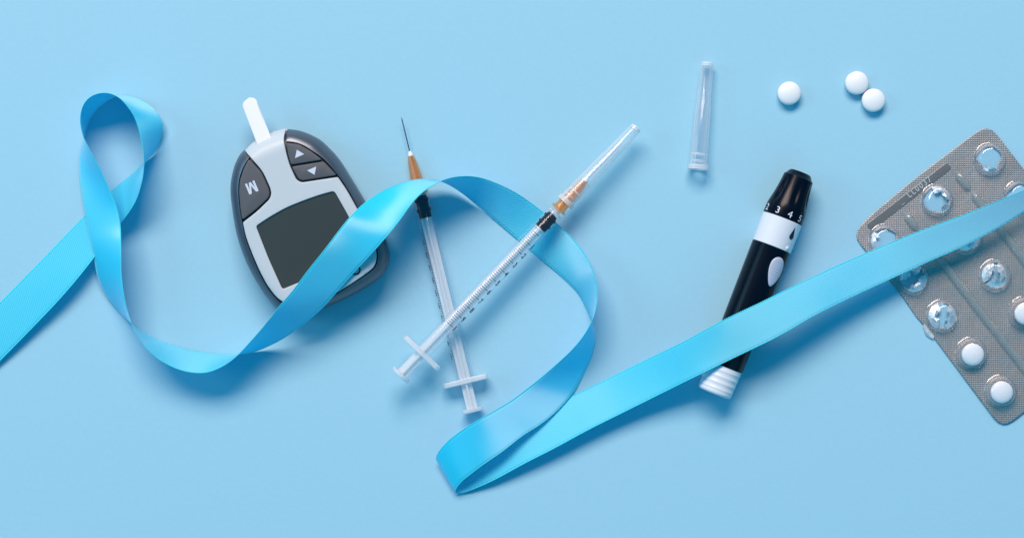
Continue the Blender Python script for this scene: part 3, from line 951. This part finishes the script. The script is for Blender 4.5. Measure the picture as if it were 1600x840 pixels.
# release button (egg-shaped, narrow end towards the ribbon) with ridges, in a raised surround
def egg(s, n=40):
    pts = []
    for k in range(n):
        th = 2 * math.pi * k / n
        y = 23.5 * math.cos(th)
        wdt = 12.3 * math.sin(th) * (1.0 + 0.42 * math.cos(th)) * (1 - 0.06 * math.cos(th))
        pts.append((wdt * s + 0.0, y * s))
    return pts
xb0, a_b = xw1 - 35.5, math.asin(16.0 / 30.5)
def egg_part(name, rings, mat, parent, ridge=False):
    V, F = [], []
    n_ = 40
    for (sc, rad) in rings:
        for (gx, gy) in egg(sc, n_):
            rr = rad
            if ridge and sc < 0.9:
                rr += 0.28 * math.sin(gy * 1.35) * (1 if -6 < gy < 14 else 0.1)
            a = a_b + gx / 30.5
            V.append(((xb0 + gy - gx * 0.10) * S, -rr * S * math.sin(a), rr * S * math.cos(a)))
    for i in range(len(rings) - 1):
        for k in range(n_):
            F.append((i * n_ + k, i * n_ + (k + 1) % n_, (i + 1) * n_ + (k + 1) % n_, (i + 1) * n_ + k))
    F.append(tuple((len(rings) - 1) * n_ + k for k in range(n_)))
    return mesh_obj(name, V, F, mat, parent, auto=40)
egg_part("button_surround", [(1.30, 29.8), (1.26, 30.5), (1.20, 30.9), (1.12, 30.6), (1.06, 29.5)], M_BLACK, pen)
egg_part("release_button", [(1.0, 29.0), (1.0, 31.4), (0.95, 32.3), (0.86, 32.7)] + [(0.86 - .06 * k, 32.7 + .02 * k) for k in range(1, 14)], M_PENGREY, pen, ridge=True)

# ------------------------------------------------------------------ pills
def pill(x, y, z0, label, rad=18.0, h=17.5, group="loose white pills", rot=0.0):
    p = W(x, y, z0 + h * 0.5); p.z = z0 * S
    prof = [(0.3, 0), (0.4, 5), (1.4, 11), (3.0, 15), (4.5, rad - .6), (5.2, rad), (h - 5.4, rad), (h - 4.6, rad - .5), (h - 3.0, 15.2), (h - 1.6, 11.4), (h - .6, 7), (h - .1, 3), (h, 0)]
    V, F = [], []
    n_ = 44
    for (z, r) in prof:
        r = max(r, 0.02)
        for k in range(n_):
            a = 2 * math.pi * k / n_
            V.append((r * S * math.cos(a), r * S * math.sin(a), z * S))
    for i in range(len(prof) - 1):
        for k in range(n_):
            F.append((i * n_ + k, i * n_ + (k + 1) % n_, (i + 1) * n_ + (k + 1) % n_, (i + 1) * n_ + k))
    o = mesh_obj("pill", V, F, M_PILL, None, auto=50)
    o.location = p
    o.rotation_euler = (0, 0, rot)
    return tag(o, label, "pill", group)
pill(1233, 146, 0, "lone white pill on the paper, between the loose needle cap and the pair")
pill(1338.5, 130, 0, "upper left white pill of the touching pair", rot=1)
pill(1364.5, 157, 0, "lower right white pill of the touching pair, nearer the blister pack", rot=2)

# ------------------------------------------------------------------ blister pack
PO = np.array([1328.0, 360.0]); PL = np.array([.611, .792]); PS = np.array([.792, -.611])
PO3 = W(PO[0], PO[1], 6); PO3.z = 0
pack = empty("blister_pack", PO3)
xdir = Vector((PS[0], -PS[1], 0)).normalized()
ydir = Vector((PL[0], -PL[1], 0)).normalized()   # runs down the pack
pack.rotation_euler = (0, 0, math.atan2(xdir.y, xdir.x))
tag(pack, "silver foil blister pack with clear pockets, half emptied, at the right edge under the ribbon", "blister pack")
PK = S * (1 - 8 / HP)
def pk(a, b, z):
    """a across the pack, b down the pack (units)"""
    return (a * PK, -b * PK, z * S)
WPK, LPK = 274.0, 391.0
def pock(c, r): return (33 + 104.3 * c, 46 + 74.2 * r)
full = {(0, 3), (0, 4), (1, 3), (1, 4), (2, 2), (2, 3), (2, 4)}
def warp(P):
    """gentle bend of the foil sheet"""
    x, y = P[:, 0], P[:, 1]
    return 2.2 + 1.6 * (1 + np.sin(x / 47 + 0.6) * np.cos(y / 61)) * np.clip(y / 60, 0.3, 1) * 0.8
holes = []
rnd = random.Random(3)
for c in range(3):
    for r in range(5):
        if (c, r) in full: continue
        cx, cy = pock(c, r)
        h = []
        nseg = 13
        ph = rnd.random() * 6
        for k in range(nseg):
            a = 2 * math.pi * k / nseg
            rr = 19.5 + rnd.uniform(-3.0, 2.2) + 2.0 * math.sin(3 * a + ph)
            h.append((cx + rr * math.cos(a), cy + rr * math.sin(a)))
        holes.append(h)
outline = round_poly([(0, 8), (40, 1.5), (WPK / 2, -2.0), (WPK, 0), (WPK, LPK), (0, LPK), (2.5, 200), (0.5, 170), (3, 130)], 22, 3.0, [20, 10, 10, 22, 22, 22, 6, 6, 10])
plate("foil_sheet", outline, M_FOIL, pack, lambda P, d: warp(P), pk, holes=holes, grid=9, bevel=1.0, skirt=1.2, drop=0.3)
# flat band for the batch number
bo = round_poly([(26, 8.5), (186, 8.5), (186, 21.5), (26, 21.5)], 6, 4)
plate("number_band", bo, M_PLAINFOIL, pack, lambda P, d: warp(P) + 0.45, pk, grid=8, bevel=0.6, skirt=0.5, drop=0.2)
V, F = [], []
x = 92
for ch in "_LL0037":
    gv, gf = text_geo(ch, 12)
    i0 = len(V)
    for gx, gy in gv:
        V.append(pk(x + gx, 13 - gy * 1.1, float(warp(np.array([[x + gx, 15.0]]))[0]) + 0.9))
    F += [tuple(i0 + k for k in f) for f in gf]
    x += 16 if ch == "_" else 7.8
mesh_obj("batch_number", V, F, M_EMBOSS, pack, smooth=False)
def dome(name, cx, cy, rad, h, mat, parent, crush=0.0, seed=0):
    V, F = [], []
    prof = [(rad + 3.0, 0.3), (rad + 1.2, 0.9), (rad, 2.4), (rad - 0.8, h * .35), (rad - 2.0, h * .6), (rad - 3.8, h * .8), (rad - 6.0, h * .93), (rad - 8.5, h), (rad - 9.5, h * 0.99), (rad - 11, h * .97), (rad * .35, h * 1.02), (rad * .2, h * 1.03), (0.3, h * 1.03)]
    n_ = 40
    z0 = float(warp(np.array([[cx, cy]]))[0])
    for (r, z) in prof:
        for k in range(n_):
            a = 2 * math.pi * k / n_
            x, y = cx + r * math.cos(a), cy + r * math.sin(a)
            zz = z
            if crush and z > h * .4:
                zz += crush * noise.noise(Vector((x / 15, y / 15, seed * 3.3))) * (z / h)
                x += crush * .25 * noise.noise(Vector((x / 14, y / 14, seed + 9.3)))
            V.append(pk(x, y, z0 + zz))
    for i in range(len(prof) - 1):
        for k in range(n_):
            F.append((i * n_ + k, i * n_ + (k + 1) % n_, (i + 1) * n_ + (k + 1) % n_, (i + 1) * n_ + k))
    return mesh_obj(name, V, F, mat, parent, auto=50)
def flap(cx, cy, a0, a1, r0, r1, zamp, seed, parent):
    V, F = [], []
    na, nr = 5, 3
    for i in range(nr + 1):
        for k in range(na + 1):
            f = k / na
            a = a0 + (a1 - a0) * f
            rr = r1 + (r0 - r1) * i / nr * (0.75 + 0.35 * noise.noise(Vector((f * 5, seed, 0.2))))
            j = noise.noise(Vector((f * 3.1 + seed, i * .9, seed * 1.7)))
            z = 2.6 + zamp * (i / nr) * (0.55 + 1.1 * j)
            V.append(pk(cx + rr * math.cos(a), cy + rr * math.sin(a), max(1.0, z)))
    for i in range(nr):
        for k in range(na):
            a = i * (na + 1) + k
            F.append((a, a + 1, a + na + 2, a + na + 1))
    return mesh_obj("torn_foil", V, F, M_FLAP, parent, auto=25)
#      pocket: list of flaps (a0, a1, r0, r1, zamp), crush of the dome
state = {(0, 0): ([(150, 260, 9, 22, 9)], 1.5), (0, 1): ([(20, 150, 5, 22, 12), (210, 345, 2, 22, 12)], 5), (0, 2): ([(-20, 110, 2, 22, 12), (150, 290, 6, 22, 10)], 5),
         (1, 0): ([(-75, 35, 10, 22, 9), (60, 100, 10, 22, 8)], 2), (1, 1): ([(0, 200, 2, 22, 12), (220, 320, 6, 22, 8)], 5), (1, 2): ([(-40, 175, 3, 22, 14), (185, 300, 5, 22, 12)], 5),
         (2, 0): ([(95, 165, 10, 22, 8)], 0.8), (2, 1): ([(60, 150, 9, 22, 8)], 1)}
for c in range(3):
    for r in range(5):
        cx, cy = pock(c, r)
        crush = state.get((c, r), ([], 0.5))[1]
        d = dome("pocket", cx, cy, 24.0, 20.5 if (c, r) in full else 18.0, M_PVC, pack, crush, c * 5 + r)
        for i, (a0, a1, r0, r1, za) in enumerate(state.get((c, r), ([], 0))[0]):
            flap(cx, cy, R(a0), R(a1), r0, r1, za, c * 7 + r * 3 + i + .4, d)
# stiffening ridges between the rows
for xx in (85.0, 188.0):
    for (b0, b1) in ((27, 66), (67, 365)):
        V, F = [], []
        ns, na = max(8, int((b1 - b0) / 5)), 10
        for i in range(ns + 1):
            b = b0 + (b1 - b0) * i / ns
            e = min(1.0, min(i, ns - i) / 2.0 + 0.05)
            wob = 0.9 * noise.noise(Vector((b / 25, xx, 0)))
            for k in range(na + 1):
                a = math.pi * k / na
                V.append(pk(xx + wob + 6.2 * math.cos(a) * e, b, float(warp(np.array([[xx, b]]))[0]) + 0.4 + (10.0 + 1.5 * wob) * math.sin(a) * e))
        for i in range(ns):
            for k in range(na):
                q = i * (na + 1) + k
                F.append((q, q + 1, q + na + 2, q + na + 1))
        mesh_obj("stiffening_ridge", V, F, M_RIDGE, pack, auto=50)
# torn film curling off the long edge by the third pocket
V, F = [], []
for i in range(7):
    f = i / 6
    b = 186 + 26 * f
    for k, (ox, oz) in enumerate(((4, 2.8), (0.5 - 2.5 * math.sin(math.pi * f), 4), (0.2 - 5 * math.sin(math.pi * f), 2.0))):
        V.append(pk(ox, b + 2 * k, oz))
for i in range(6):
    for k in range(2):
        q = i * 3 + k
        F.append((q, q + 1, q + 4, q + 3))
mesh_obj("curled_edge", V, F, M_FLAP, pack, auto=40)
# pills still in their pockets
for (c, r), lb in (((0, 3), "white pill in a clear pocket of the blister pack, second from the bottom corner"),
                   ((0, 4), "white pill in the lowest clear pocket, nearest the bottom corner of the blister pack"),
                   ((1, 3), "white pill in a clear pocket of the blister pack, cut by the right picture edge")):
    cx, cy = pock(c, r)
    q = PO + PS * cx + PL * cy
    pill(q[0] + 1.5, q[1] + 1.0, 5.0, lb, 17.2, 15.5, "pills inside the blister pack", rot=r)

SC.render.engine = 'CYCLES'
SC.cycles.max_bounces = 14
SC.cycles.transparent_max_bounces = 32
SC.cycles.transmission_bounces = 10
